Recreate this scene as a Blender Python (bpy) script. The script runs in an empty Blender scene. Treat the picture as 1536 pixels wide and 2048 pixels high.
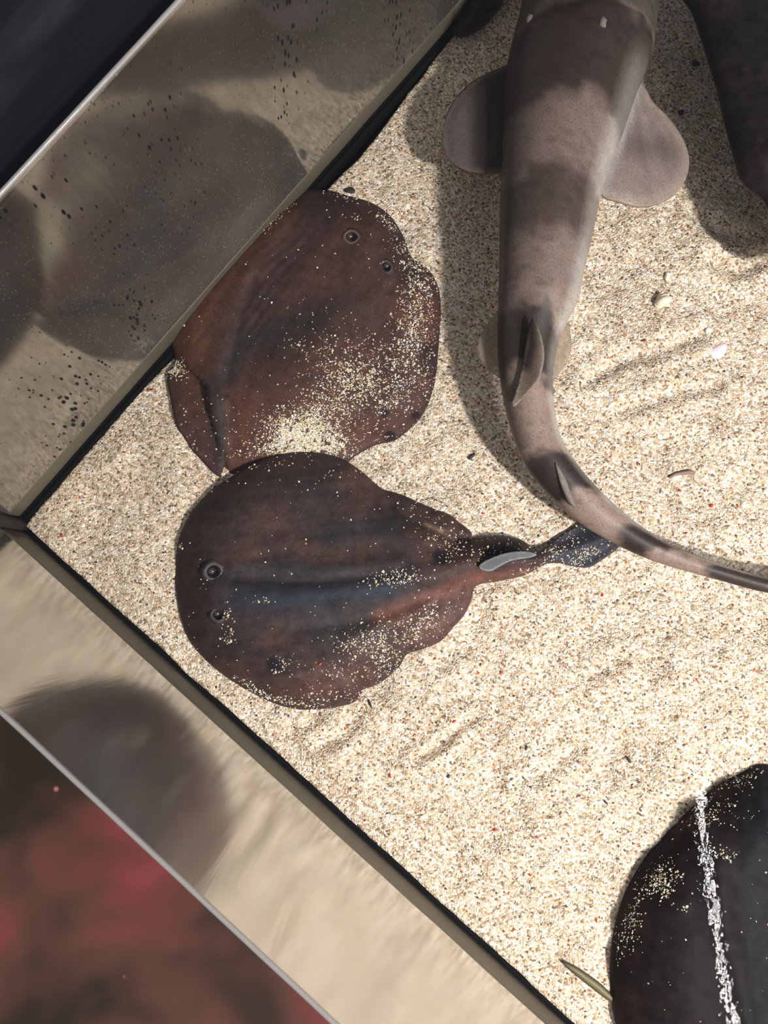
import bpy, math, random
import numpy as np
from mathutils import Vector, Matrix
from mathutils.geometry import delaunay_2d_cdt

rng = np.random.default_rng(7)
random.seed(7)
C = bpy.context.scene.collection
scene = bpy.context.scene

# ------------------------------------------------------------ camera
F, NX, NY, H = 1547.0, 768.0, 1200.0, 0.775      # focal length in px, nadir pixel, camera height over the sand
TILT = math.atan((NY - 1024) / F)
cam_d = bpy.data.cameras.new('camera'); cam = bpy.data.objects.new('camera', cam_d); C.objects.link(cam)
cam_d.sensor_fit = 'VERTICAL'; cam_d.sensor_height = 24.0; cam_d.lens = 24.0 * F / 2048.0
cam_d.clip_start = 0.01
cam_d.dof.use_dof = True; cam_d.dof.focus_distance = .765; cam_d.dof.aperture_fstop = 9.0
cam.location = (0, 0, H); cam.rotation_euler = (TILT, 0, 0)
scene.camera = cam

def P(px, py, z=0.0):
    """world point at height z seen at a photo pixel (arrays allowed)"""
    px = np.asarray(px, float); py = np.asarray(py, float); z = np.asarray(z, float) + 0 * px
    dx = (px - 768) / F; dy = (1024 - py) / F
    c, s = math.cos(TILT), math.sin(TILT)
    ry = c * dy + s; rz = s * dy - c
    t = (z - H) / rz
    return np.stack([t * dx, t * ry, z], -1)

def V(px, py, z=0.0): return Vector(P(px, py, z).tolist())

# ------------------------------------------------------------ world, lights, exposure
w = bpy.data.worlds.new('world'); scene.world = w; w.use_nodes = True
w.node_tree.nodes['Background'].inputs[0].default_value = (0.78, 0.86, 1.0, 1)
w.node_tree.nodes['Background'].inputs[1].default_value = 0.29
WATER_Z, LAMP_Z = 0.329, 1.2
camm = Vector((0, 0, 2 * WATER_Z - H))
def mirror_pt(px, py, lz=LAMP_Z):
    p = V(px, py, WATER_Z); k = (lz - camm.z) / (WATER_Z - camm.z)
    return camm + (p - camm) * k
A_, B_ = mirror_pt(1378, 1560), mirror_pt(1478, 2048)
lend = B_ + (B_ - A_) * 0.75
ld = bpy.data.lights.new('tube_light', 'AREA'); ld.shape = 'RECTANGLE'
ld.size = (lend - A_).length; ld.size_y = 0.006
ld.energy = 1.1; ld.color = (1.0, 0.955, 0.925)
lo = bpy.data.objects.new('tube_light', ld); C.objects.link(lo)
dv = (lend - A_); lo.location = (A_ + lend) / 2; lo.rotation_euler = (0, 0, math.atan2(dv.y, dv.x))

l3 = bpy.data.lights.new('main_light', 'AREA'); l3.shape = 'RECTANGLE'; l3.size = .09; l3.size_y = .2; l3.energy = 74; l3.color = (1.0, .955, .92)
lo3 = bpy.data.objects.new('main_light', l3); C.objects.link(lo3); lo3.location = mirror_pt(1770, 1980, 1.8)
lo3.rotation_euler = (Vector((.15, -.1, 0)) - lo3.location).to_track_quat('-Z', 'Y').to_euler()
rim_pt = V(135, 270, .333)
l2 = bpy.data.lights.new('side_light', 'AREA'); l2.shape = 'RECTANGLE'; l2.size = .22; l2.size_y = .02; l2.energy = 7.0; l2.color = (.95, .97, 1)  # extra lamp, added and aimed to put a glint on the rim
lo2 = bpy.data.objects.new('side_light', l2); C.objects.link(lo2)
lo2.location = rim_pt + Vector((.77, -.41, .49)) * 1.4
lo2.rotation_euler = (rim_pt - lo2.location).to_track_quat('-Z', 'Y').to_euler()

vs = scene.view_settings
vs.view_transform = 'Standard'; vs.look = 'None'; vs.gamma = 1; vs.use_curve_mapping = False
vs.exposure = 0.0

# ------------------------------------------------------------ helpers
def tag(o, label=None, cat=None, group=None, kind=None):
    if label: o['label'] = label
    if cat: o['category'] = cat
    if group: o['group'] = group
    if kind: o['kind'] = kind
    return o

def s2l(c):
    c = np.asarray(c, float) / 255.0
    return np.where(c <= .04045, c / 12.92, ((c + .055) / 1.055) ** 2.4)

def empty(name, loc):
    o = bpy.data.objects.new(name, None); C.objects.link(o); o.location = loc; o.empty_display_size = .02
    return o

def mesh_obj(name, verts, faces, mat, parent=None, col=None, smooth=True):
    me = bpy.data.meshes.new(name)
    verts = np.asarray(verts, float)
    if parent is not None:
        verts = verts - np.array(parent.location)
    me.from_pydata(verts.tolist(), [], [list(map(int, f)) for f in faces]); me.update()
    if smooth: me.polygons.foreach_set('use_smooth', [True] * len(me.polygons))
    if col is not None:
        a = me.color_attributes.new('Col', 'FLOAT_COLOR', 'POINT')
        cc = np.ones((len(verts), 4)); cc[:, :3] = col
        a.data.foreach_set('color', cc.ravel())
    me.materials.append(mat)
    o = bpy.data.objects.new(name, me); C.objects.link(o)
    if parent is not None: o.parent = parent
    return o

def sm(x, a, b):
    t = np.clip((np.asarray(x, float) - a) / (b - a), 0, 1); return t * t * (3 - 2 * t)

_lat = rng.random((64, 64))
def vnoise(x, y):
    x = np.asarray(x, float); y = np.asarray(y, float)
    xi = np.floor(x).astype(int); yi = np.floor(y).astype(int); fx = x - xi; fy = y - yi
    fx = fx * fx * (3 - 2 * fx); fy = fy * fy * (3 - 2 * fy)
    g = lambda a, b: _lat[a % 64, b % 64]
    return (g(xi, yi) * (1 - fx) + g(xi + 1, yi) * fx) * (1 - fy) + (g(xi, yi + 1) * (1 - fx) + g(xi + 1, yi + 1) * fx) * fy
def fbm(x, y, o=4):
    s = 0; a = .5; n = 0
    for i in range(o):
        s = s + a * vnoise(x * 2 ** i + 7.3 * i, y * 2 ** i + 3.1 * i); n += a; a *= .55
    return s / n

def polydist(px, py, pts, closed=False):
    pts = np.asarray(pts, float)
    q = np.roll(pts, -1, 0) if closed else pts[1:]
    p = pts if closed else pts[:-1]
    best = np.full(px.shape, 1e9)
    for (a, b), (c, d) in zip(p, q):
        ux, uy = c - a, d - b; L = ux * ux + uy * uy + 1e-9
        t = np.clip(((px - a) * ux + (py - b) * uy) / L, 0, 1)
        best = np.minimum(best, np.hypot(px - a - t * ux, py - b - t * uy))
    return best
def inside(px, py, pts):
    pts = np.asarray(pts, float); r = np.zeros(px.shape, bool)
    for (a, b), (c, d) in zip(pts, np.roll(pts, -1, 0)):
        if b == d: continue
        cond = ((b > py) != (d > py)) & (px < (c - a) * (py - b) / (d - b) + a)
        r ^= cond
    return r
def smooth_poly(pts, step=7.0, closed=True):
    pts = np.asarray(pts, float); n = len(pts); out = []
    rngi = range(n) if closed else range(n - 1)
    for i in rngi:
        if closed: p0, p1, p2, p3 = pts[i - 1], pts[i], pts[(i + 1) % n], pts[(i + 2) % n]
        else: p0, p1, p2, p3 = pts[max(i - 1, 0)], pts[i], pts[i + 1], pts[min(i + 2, n - 1)]
        d = np.linalg.norm(p2 - p1); k = max(1, int(round(d / step)))
        for j in range(k):
            t = j / k
            out.append(.5 * ((2 * p1) + (-p0 + p2) * t + (2 * p0 - 5 * p1 + 4 * p2 - p3) * t * t + (-p0 + 3 * p1 - 3 * p2 + p3) * t ** 3))
    if not closed: out.append(pts[-1])
    return np.array(out)

def gz(px, py, poly, width):
    return np.exp(-(polydist(px, py, poly) / width) ** 2)

def slab(name, outline, zf, cf, mat, parent=None, grid=5.0, thick=None, zbot=None, step=6.0, extra=None):
    """closed solid over a traced outline: top height zf(px,py,d), colour cf(px,py,d); underside at zbot or thick below"""
    O = smooth_poly(outline, step)
    x0, y0 = O.min(0); x1, y1 = O.max(0)
    gx, gy = np.meshgrid(np.arange(x0 + grid / 2, x1, grid), np.arange(y0 + grid / 2, y1, grid))
    gx[1::2] += grid / 2
    gx = gx.ravel(); gy = gy.ravel()
    ins = inside(gx, gy, O); gx = gx[ins]; gy = gy[ins]
    d = polydist(gx, gy, O, True); k = d > min(grid * .5, 1.6)
    gx = gx[k]; gy = gy[k]
    # a tight ring just inside the rim rounds the edge
    pts = np.vstack([O, np.stack([gx, gy], 1)])
    n = len(O)
    r = delaunay_2d_cdt([Vector(p) for p in pts.tolist()], [(i, (i + 1) % n) for i in range(n)], [], 1, 1e-4)
    vv = np.array([[v.x, v.y] for v in r[0]]); ff = [tuple(f) for f in r[2]]
    cen = np.array([vv[list(f)].mean(0) for f in ff])
    ok = inside(cen[:, 0], cen[:, 1], O); ff = [f for f, o in zip(ff, ok) if o]
    px, py = vv[:, 0], vv[:, 1]
    d = polydist(px, py, O, True)
    z = zf(px, py, d)
    top = P(px, py, z)
    cnt = {}
    for f in ff:
        for a, b in zip(f, f[1:] + f[:1]): cnt[(a, b)] = 1
    bnd = [e for e in cnt if (e[1], e[0]) not in cnt]
    # orientation: photo y points down, so a CCW px triangle is CW in the world
    bot = top.copy()
    if zbot is not None:
        bot = P(px, py, np.minimum(zbot, top[:, 2] - .0006))
    else:
        bot[:, 2] -= thick
    N = len(top)
    faces = [f[::-1] for f in ff] + [tuple(i + N for i in f) for f in ff] + [(a, b, b + N, a + N) for a, b in bnd]
    col = cf(px, py, d); col = np.vstack([col, col])
    o = mesh_obj(name, np.vstack([top, bot]), faces, mat, parent, col)
    return o

# ------------------------------------------------------------ materials
def new_mat(name):
    m = bpy.data.materials.new(name); m.use_nodes = True; nt = m.node_tree
    for n in list(nt.nodes): nt.nodes.remove(n)
    out = nt.nodes.new('ShaderNodeOutputMaterial')
    return m, nt, out
def nd(nt, t, **kw):
    n = nt.nodes.new(t)
    for k, v in kw.items():
        if k.startswith('i_'):
            key = k[2:].replace('_', ' ')
            n.inputs[int(key) if key.isdigit() else key].default_value = v
        else: setattr(n, k, v)
    return n
def ramp(nt, stops, interp='LINEAR'):
    r = nt.nodes.new('ShaderNodeValToRGB'); r.color_ramp.interpolation = interp
    e = r.color_ramp.elements
    while len(e) < len(stops): e.new(.5)
    for el, (p, c) in zip(e, stops):
        el.position = p; el.color = (*c, 1) if len(c) == 3 else c
    return r
def lin(*c): return tuple(s2l(c).tolist())

def skin(name, rough=.5, bump=.25, scale=420, spec=.35, mott=.22):
    m, nt, out = new_mat(name); L = nt.links.new
    b = nd(nt, 'ShaderNodeBsdfPrincipled'); L(b.outputs[0], out.inputs[0])
    b.inputs['Roughness'].default_value = rough; b.inputs['Specular IOR Level'].default_value = spec
    at = nd(nt, 'ShaderNodeVertexColor'); at.layer_name = 'Col'
    tc = nd(nt, 'ShaderNodeTexCoord')
    n1 = nd(nt, 'ShaderNodeTexNoise', i_Scale=95.0, i_Detail=6.0); L(tc.outputs['Object'], n1.inputs['Vector'])
    r1 = ramp(nt, [(.3, (1 - mott * 1.5,) * 3), (.7, (1 + mott,) * 3)]); L(n1.outputs[0], r1.inputs[0])
    n2 = nd(nt, 'ShaderNodeTexNoise', i_Scale=float(scale), i_Detail=4.0); L(tc.outputs['Object'], n2.inputs['Vector'])
    r2 = ramp(nt, [(.32, (.72,) * 3), (.5, (1,) * 3), (.75, (1.15,) * 3)]); L(n2.outputs[0], r2.inputs[0])
    x = nd(nt, 'ShaderNodeMix', data_type='RGBA', blend_type='MULTIPLY', i_0=1.0)
    L(at.outputs[0], x.inputs[6]); L(r1.outputs[0], x.inputs[7])
    y = nd(nt, 'ShaderNodeMix', data_type='RGBA', blend_type='MULTIPLY', i_0=1.0)
    L(x.outputs[2], y.inputs[6]); L(r2.outputs[0], y.inputs[7])
    L(y.outputs[2], b.inputs['Base Color'])
    bp = nd(nt, 'ShaderNodeBump', i_Strength=bump, i_Distance=.0006); L(n2.outputs[0], bp.inputs['Height'])
    L(bp.outputs[0], b.inputs['Normal'])
    return m
M_ray = skin('ray_skin', rough=.6, spec=.14, mott=.16)
M_shark = skin('shark_skin', rough=.5, spec=.25, mott=.07, scale=620)
M_black = skin('dark_ray_skin', rough=.6, spec=.08, mott=.3)

def fin_mat(name, alpha):
    m, nt, out = new_mat(name); L = nt.links.new
    b = nd(nt, 'ShaderNodeBsdfPrincipled', i_Roughness=.45); at = nd(nt, 'ShaderNodeVertexColor'); at.layer_name = 'Col'
    L(at.outputs[0], b.inputs['Base Color'])
    tl = nd(nt, 'ShaderNodeBsdfTransparent'); tl.inputs[0].default_value = (.9, .86, .8, 1)
    mx = nd(nt, 'ShaderNodeMixShader', i_0=alpha); L(tl.outputs[0], mx.inputs[1]); L(b.outputs[0], mx.inputs[2])
    L(mx.outputs[0], out.inputs[0]); return m
M_fin = fin_mat('thin_fin_skin', .72)
M_fin2 = fin_mat('sheer_fin_skin', .5)

def plain(name, rgb, rough=.5, metal=0., spec=.5):
    m, nt, out = new_mat(name)
    b = nd(nt, 'ShaderNodeBsdfPrincipled', i_Roughness=rough, i_Metallic=metal)
    b.inputs['Base Color'].default_value = (*rgb, 1); b.inputs['Specular IOR Level'].default_value = spec
    nt.links.new(b.outputs[0], out.inputs[0]); return m

def sand_mat():
    m, nt, out = new_mat('sand_grains'); L = nt.links.new
    b = nd(nt, 'ShaderNodeBsdfPrincipled', i_Roughness=.75); b.inputs['Specular IOR Level'].default_value = .25
    L(b.outputs[0], out.inputs[0])
    tc = nd(nt, 'ShaderNodeTexCoord')
    nz = nd(nt, 'ShaderNodeTexNoise', i_Scale=350.0, i_Detail=2.0); L(tc.outputs['Object'], nz.inputs['Vector'])
    mixv = nd(nt, 'ShaderNodeMix', data_type='VECTOR', i_0=.0012)
    add = nd(nt, 'ShaderNodeVectorMath', operation='MULTIPLY_ADD'); L(nz.outputs['Color'], add.inputs[0])
    add.inputs[1].default_value = (.0022, .0022, 0); L(tc.outputs['Object'], add.inputs[2])
    vo = nd(nt, 'ShaderNodeTexVoronoi', i_Scale=500.0, i_Randomness=1.0); L(add.outputs[0], vo.inputs['Vector'])
    sep = nd(nt, 'ShaderNodeSeparateColor'); L(vo.outputs['Color'], sep.inputs[0])
    cr = ramp(nt, [(0, lin(84, 72, 66)), (.02, lin(128, 110, 96)), (.09, lin(166, 144, 122)), (.24, lin(198, 177, 152)), (.44, lin(216, 196, 172)),
                   (.64, lin(228, 211, 190)), (.82, lin(242, 230, 215)), (.93, lin(250, 246, 238)), (1, lin(255, 254, 250))])
    L(sep.outputs[0], cr.inputs[0])
    # rare red, orange and grey grains
    tint = ramp(nt, [(0, lin(176, 76, 60)), (.004, lin(208, 140, 100)), (.016, lin(222, 190, 150)), (.05, (1, 1, 1)), (.94, (1, 1, 1)), (1, lin(170, 178, 190))])
    L(sep.outputs[1], tint.inputs[0])
    mul = nd(nt, 'ShaderNodeMix', data_type='RGBA', blend_type='MULTIPLY', i_0=1.0)
    L(cr.outputs[0], mul.inputs[6]); L(tint.outputs[0], mul.inputs[7])
    # patches
    n2 = nd(nt, 'ShaderNodeTexNoise', i_Scale=16.0, i_Detail=5.0); L(tc.outputs['Object'], n2.inputs['Vector'])
    r2 = ramp(nt, [(.3, (.86, .84, .80)), (.7, (1.05, 1.04, 1.0))]); L(n2.outputs[0], r2.inputs[0])
    mul2 = nd(nt, 'ShaderNodeMix', data_type='RGBA', blend_type='MULTIPLY', i_0=1.0)
    L(mul.outputs[2], mul2.inputs[6]); L(r2.outputs[0], mul2.inputs[7])
    L(mul2.outputs[2], b.inputs['Base Color'])
    # bump: dome of each grain
    mr = nd(nt, 'ShaderNodeMapRange'); L(vo.outputs['Distance'], mr.inputs[0])
    mr.inputs[1].default_value = 0; mr.inputs[2].default_value = .75; mr.inputs[3].default_value = 1; mr.inputs[4].default_value = 0
    v2 = nd(nt, 'ShaderNodeMath', operation='MULTIPLY_ADD'); L(sep.outputs[2], v2.inputs[0]); v2.inputs[1].default_value = .55; L(mr.outputs[0], v2.inputs[2])
    bp = nd(nt, 'ShaderNodeBump', i_Strength=.9, i_Distance=.0011); L(v2.outputs[0], bp.inputs['Height'])
    n3 = nd(nt, 'ShaderNodeTexNoise', i_Scale=130.0, i_Detail=4.0); L(tc.outputs['Object'], n3.inputs['Vector'])
    bp2 = nd(nt, 'ShaderNodeBump', i_Strength=.5, i_Distance=.0022); L(n3.outputs[0], bp2.inputs['Height']); L(bp.outputs[0], bp2.inputs['Normal'])
    L(bp2.outputs[0], b.inputs['Normal'])
    return m
M_sand = sand_mat()

def grain_mat():
    m, nt, out = new_mat('loose_grains'); L = nt.links.new
    b = nd(nt, 'ShaderNodeBsdfPrincipled', i_Roughness=.6); at = nd(nt, 'ShaderNodeVertexColor'); at.layer_name = 'Col'
    L(at.outputs[0], b.inputs['Base Color']); L(b.outputs[0], out.inputs[0]); return m
M_grain = grain_mat()

def wall_mat(name, rough, film, filmcol, speck, streak, tint):
    m, nt, out = new_mat(name); L = nt.links.new
    tc = nd(nt, 'ShaderNodeTexCoord')
    gl = nd(nt, 'ShaderNodeBsdfGlossy', i_Roughness=rough); gl.inputs[0].default_value = (*tint, 1)
    df = nd(nt, 'ShaderNodeBsdfDiffuse')
    n1 = nd(nt, 'ShaderNodeTexNoise', i_Scale=9.0, i_Detail=6.0); L(tc.outputs['Object'], n1.inputs['Vector'])
    r1 = ramp(nt, [(.3, tuple(c * .7 for c in filmcol)), (.7, tuple(c * 1.25 for c in filmcol))]); L(n1.outputs[0], r1.inputs[0])
    # algae specks, stretched a little down the pane
    mp = nd(nt, 'ShaderNodeMapping'); mp.inputs['Scale'].default_value = (1, 1, .38); L(tc.outputs['Object'], mp.inputs[0])
    vo = nd(nt, 'ShaderNodeTexVoronoi', i_Scale=210.0); L(mp.outputs[0], vo.inputs['Vector'])
    n2 = nd(nt, 'ShaderNodeTexNoise', i_Scale=14.0, i_Detail=3.0); L(mp.outputs[0], n2.inputs['Vector'])
    th = nd(nt, 'ShaderNodeMapRange'); L(n2.outputs[0], th.inputs[0])
    th.inputs[1].default_value = .42; th.inputs[2].default_value = .72; th.inputs[3].default_value = 0; th.inputs[4].default_value = .24 * speck
    lt = nd(nt, 'ShaderNodeMath', operation='SUBTRACT'); L(th.outputs[0], lt.inputs[0]); L(vo.outputs['Distance'], lt.inputs[1])
    ls = nd(nt, 'ShaderNodeMapRange'); L(lt.outputs[0], ls.inputs[0])
    ls.inputs[1].default_value = -.06; ls.inputs[2].default_value = .08; ls.inputs[3].default_value = 0; ls.inputs[4].default_value = .85
    vf = nd(nt, 'ShaderNodeTexVoronoi', i_Scale=260.0); L(tc.outputs['Object'], vf.inputs['Vector'])
    fs = nd(nt, 'ShaderNodeMapRange'); L(vf.outputs['Distance'], fs.inputs[0])
    fs.inputs[1].default_value = .10; fs.inputs[2].default_value = .22; fs.inputs[3].default_value = .3 * speck; fs.inputs[4].default_value = 0
    dm = nd(nt, 'ShaderNodeMix', data_type='RGBA'); L(ls.outputs[0], dm.inputs[0]); L(r1.outputs[0], dm.inputs[6]); dm.inputs[7].default_value = (.006, .006, .008, 1)
    dm2 = nd(nt, 'ShaderNodeMix', data_type='RGBA'); L(fs.outputs[0], dm2.inputs[0]); L(dm.outputs[2], dm2.inputs[6]); dm2.inputs[7].default_value = (.35, .32, .27, 1)
    L(dm2.outputs[2], df.inputs[0])
    fac = nd(nt, 'ShaderNodeMath', operation='MULTIPLY_ADD'); L(n1.outputs[0], fac.inputs[0]); fac.inputs[1].default_value = -.35; fac.inputs[2].default_value = 1 - film + .175
    f2 = nd(nt, 'ShaderNodeMath', operation='MAXIMUM'); L(ls.outputs[0], f2.inputs[0]); L(fs.outputs[0], f2.inputs[1])
    f3 = nd(nt, 'ShaderNodeMath', operation='SUBTRACT', use_clamp=True); L(fac.outputs[0], f3.inputs[0]); L(f2.outputs[0], f3.inputs[1])
    mx = nd(nt, 'ShaderNodeMixShader'); L(f3.outputs[0], mx.inputs[0]); L(df.outputs[0], mx.inputs[1]); L(gl.outputs[0], mx.inputs[2])
    L(mx.outputs[0], out.inputs[0])
    mp2 = nd(nt, 'ShaderNodeMapping'); mp2.inputs['Scale'].default_value = (1, 1, .06); L(tc.outputs['Object'], mp2.inputs[0])
    n3 = nd(nt, 'ShaderNodeTexNoise', i_Scale=60.0, i_Detail=4.0); L(mp2.outputs[0], n3.inputs['Vector'])
    bp = nd(nt, 'ShaderNodeBump', i_Strength=streak, i_Distance=.002); L(n3.outputs[0], bp.inputs['Height']); L(bp.outputs[0], gl.inputs['Normal'])
    return m

# ------------------------------------------------------------ the tank
PC, PU, PL = V(50, 1050), V(900, 80), V(1150, 2048)
dU = (PU - PC).normalized(); dL = (PL - PC).normalized()
nU = Vector((-dU.y, dU.x, 0)); nL = Vector((dL.y, -dL.x, 0))          # pointing out of the tank
TOP, GAP, TH = .333, .006, .0018

def wall(name, d, n, length, mat, start=-.02):
    """pane standing on edge: local x along the pane, y outward, z up"""
    o0 = PC + n * GAP
    vs_ = []
    for z in (-.03, TOP):
        for y in (0, TH):
            for x in (start, length): vs_.append((x, y, z))
    f = [(0, 1, 5, 4), (2, 6, 7, 3), (0, 4, 6, 2), (1, 3, 7, 5), (4, 5, 7, 6), (0, 2, 3, 1)]
    me = bpy.data.meshes.new(name); me.from_pydata(vs_, [], f); me.update(); me.materials.append(mat)
    o = bpy.data.objects.new(name, me); C.objects.link(o)
    R = Matrix(((d.x, n.x, 0, o0.x), (d.y, n.y, 0, o0.y), (0, 0, 1, 0), (0, 0, 0, 1)))
    o.matrix_world = R
    o['kind'] = 'structure'
    return o, R
M_wU = wall_mat('speckled_glass', .10, .55, (.130, .120, .108), 1.6, .06, (.74, .71, .66))
M_wL = wall_mat('misted_glass', .17, .24, (.23, .215, .195), .05, .16, (.92, .90, .88))
oU, RU = wall('wall_back', dU, nU, 1.2, M_wU)
oL, RL = wall('wall_left', dL, nL, 1.2, M_wL)

def strip(name, R, x0, x1, y0, y1, z0, z1, mat, seg=1, wob=0.0, kind='structure'):
    """long bar along a wall in the wall's own frame, rounded section, edge may wander a little"""
    nx = max(2, seg + 1); xs = np.linspace(x0, x1, nx); rs = 10; v = []; f = []
    cy, cz, ry, rz = (y0 + y1) / 2, (z0 + z1) / 2, (y1 - y0) / 2, (z1 - z0) / 2
    for i, x in enumerate(xs):
        o_ = (vnoise(x * 60, 1.7) - .5) * wob
        for j in range(rs):
            a = 2 * math.pi * j / rs; ca, sa = math.cos(a), math.sin(a)
            v.append((x, cy + o_ + ry * math.copysign(abs(ca) ** .5, ca), cz + rz * math.copysign(abs(sa) ** .5, sa)))
    for i in range(nx - 1):
        for j in range(rs):
            a, b = i * rs + j, i * rs + (j + 1) % rs
            f.append((a, b, b + rs, a + rs))
    f.append(tuple(range(rs - 1, -1, -1))); f.append(tuple((nx - 1) * rs + j for j in range(rs)))
    me = bpy.data.meshes.new(name); me.from_pydata(v, [], f); me.update(); me.materials.append(mat)
    me.polygons.foreach_set('use_smooth', [True] * len(me.polygons))
    o = bpy.data.objects.new(name, me); C.objects.link(o); o.matrix_world = R; o['kind'] = kind
    return o
M_sil = plain('black_silicone', (.004, .004, .005), .8, 0, .08)
M_band = plain('olive_glass_edge', lin(92, 86, 72), .5)
M_rim = plain('polished_glass_edge', (.30, .28, .26), .15, .2, .8)
# black seal in the gap, a greenish band of thick glass above it, ground glass edge on top
strip('trim_1', RU, 0, 1.2, -.0062, .0004, -.02, .004, M_sil, 60, .0015)
strip('trim_8', RU, 0, 1.2, -.0012, .003, -.01, .010, M_sil, 60, .0006)  # taller black seal, also standing in for the upper ray's shade
strip('trim_2', RL, 0, 1.2, -.0062, .0004, -.02, -.003, M_sil, 60, .001)
strip('trim_3', RU, 0, 1.2, -.0009, .003, .009, .034, M_band, 60, .0006)
strip('trim_4', RL, 0, 1.2, -.0009, .003, .0, .050, M_band, 60, .0006)
strip('trim_5', RU, 0, 1.2, -.0006, TH + .0002, TOP - .002, TOP + .0012, M_rim, 60, .0004)
strip('trim_6', RL, 0, 1.2, -.0006, TH + .0002, TOP - .002, TOP + .0012, M_rim, 60, .0004)
# silicone bead up the corner
o0 = PC + nU * GAP + nL * GAP
bd = (-(nU + nL)).normalized()
v = []; f = []; n_ = 20; rs = 9
for i in range(n_ + 1):
    z = -.02 + i / n_ * (TOP + .015)
    r = .0105 + .0008 * math.sin(i * 1.7)
    for j in range(rs):
        a = j / (rs - 1)
        p = o0 - nU * r * math.cos(a * math.pi / 2) * 1.15 - nL * r * math.sin(a * math.pi / 2) * 1.15
        p = p - bd * .002 * math.sin(a * math.pi)
        v.append((p.x, p.y, z))
    v.append((o0.x, o0.y, z))
for i in range(n_):
    for j in range(rs + 1):
        a, b = i * (rs + 1) + j, i * (rs + 1) + (j + 1) % (rs + 1)
        f.append((a, b, b + rs + 1, a + rs + 1))
M_bead = plain('corner_silicone', (.004, .004, .006), .3, 0, .25)
tag(mesh_obj('trim_7', v, f, M_bead), kind='structure')

# tank bottom
c1 = PC + nU * .05 + nL * .05
fx = [c1, c1 + dU * 1.35, c1 + dU * 1.35 + dL * 1.35, c1 + dL * 1.35]
vv = [(p.x, p.y, -.031) for p in fx] + [(p.x, p.y, -.045) for p in fx]
bf = [(0, 3, 2, 1), (4, 5, 6, 7), (0, 1, 5, 4), (1, 2, 6, 5), (2, 3, 7, 6), (3, 0, 4, 7)]
tag(mesh_obj('floor', vv, bf, plain('tank_bottom', (.01, .01, .012), .6), smooth=False), kind='structure')

# ------------------------------------------------------------ sand bed
def sand_h(px, py):
    h = (fbm(px / 150., py / 150., 4) - .5) * .017
    h = h + (fbm(px / 45. + 9, py / 38. + 4, 3) - .5) * .0056
    # small scars and furrows scraped into the sand
    for poly, amp, wd in SCARS:
        dd = polydist(px, py, poly)
        h = h - 1.5 * amp * np.exp(-(dd / wd) ** 2) + .6 * amp * np.exp(-((dd - 2.2 * wd) / wd) ** 2)
    for x, y, rx, ry, amp in MOUNDS:
        h = h + amp * np.exp(-(((px - x) / rx) ** 2 + ((py - y) / ry) ** 2))
    return h
SCARS = [([(830, 1520), (880, 1490), (920, 1450), (960, 1430)], .0040, 9), ([(640, 1490), (690, 1465), (700, 1440)], .003, 14),
         ([(1180, 760), (1240, 720), (1320, 700), (1400, 670)], .0035, 14), ([(1240, 820), (1330, 790), (1430, 770)], .003, 13),
         ([(1420, 520), (1480, 540), (1530, 520)], .003, 13), ([(1390, 430), (1430, 460), (1480, 470)], .003, 14),
         ([(1040, 1560), (1100, 1540), (1150, 1500)], .0028, 12), ([(1250, 930), (1330, 990), (1420, 1030)], .0022, 18),
         ([(1200, 1340), (1260, 1310), (1320, 1330)], .0022, 14), ([(760, 1560), (800, 1610), (850, 1640)], .0022, 14),
         ([(960, 1220), (940, 1290), (880, 1330)], .002, 16), ([(1450, 1150), (1500, 1210), (1530, 1280)], .002, 18)]
MOUNDS = [(1290, 650, 60, 40, .004), (1400, 860, 90, 60, .004), (1120, 1640, 120, 80, .004), (900, 1560, 70, 50, .003), (1040, 1320, 70, 120, .003),
          (1460, 1060, 60, 60, .003)]
SX, SY = 1.12, 1.12
ns = 400
us = np.concatenate([[0], np.linspace(0.0, SX, ns)]); vs2 = np.concatenate([[0], np.linspace(0.0, SY, ns)])
U_, V_ = np.meshgrid(us, vs2, indexing='ij')
# the bed's edge wanders slightly along each pane
edU = (fbm(U_ * 22, U_ * 0 + .3, 3) - .5) * .006; edL = (fbm(V_ * 22, V_ * 0 + 5.3, 3) - .5) * .005
# along U (wall_back) the offset away from it is V
kU = np.exp(-V_ / .02); kL = np.exp(-U_ / .02)
bow = .010 * np.exp(-((U_ - .52) / .10) ** 2)
offV = V_ + (edU * kU + bow * np.exp(-V_ / .05)); offU = U_ + edL * kL
X = PC.x + dU.x * offU + dL.x * offV; Y = PC.y + dU.y * offU + dL.y * offV
def world_to_px(X, Y, Z=0.0):
    c, s = math.cos(TILT), math.sin(TILT)
    dx, dy, dz = X, Y, Z - H
    yc = c * dy + s * dz; zc = -s * dy + c * dz
    return 768 + F * dx / (-zc), 1024 - F * yc / (-zc)
pxs, pys = world_to_px(X, Y)
edge = np.minimum(U_, V_)
Z = sand_h(pxs, pys) * sm(edge, 0, .03) + (rng.random(X.shape) - .5) * .0009
Z[0, :] = -.03; Z[:, 0] = -.03
verts = np.stack([X, Y, Z], -1).reshape(-1, 3)
idx = np.arange((ns + 1) ** 2).reshape(ns + 1, ns + 1)
q = np.stack([idx[:-1, :-1], idx[:-1, 1:], idx[1:, 1:], idx[1:, :-1]], -1).reshape(-1, 4)
me = bpy.data.meshes.new('sand'); me.vertices.add(len(verts)); me.vertices.foreach_set('co', verts.ravel())
me.loops.add(q.size); me.loops.foreach_set('vertex_index', q[:, ::-1].ravel() if dU.cross(dL).z > 0 else q[:, ::-1].ravel())
me.polygons.add(len(q)); me.polygons.foreach_set('loop_start', np.arange(len(q)) * 4)
me.polygons.foreach_set('use_smooth', [True] * len(q)); me.update(calc_edges=True); me.validate()
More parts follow.
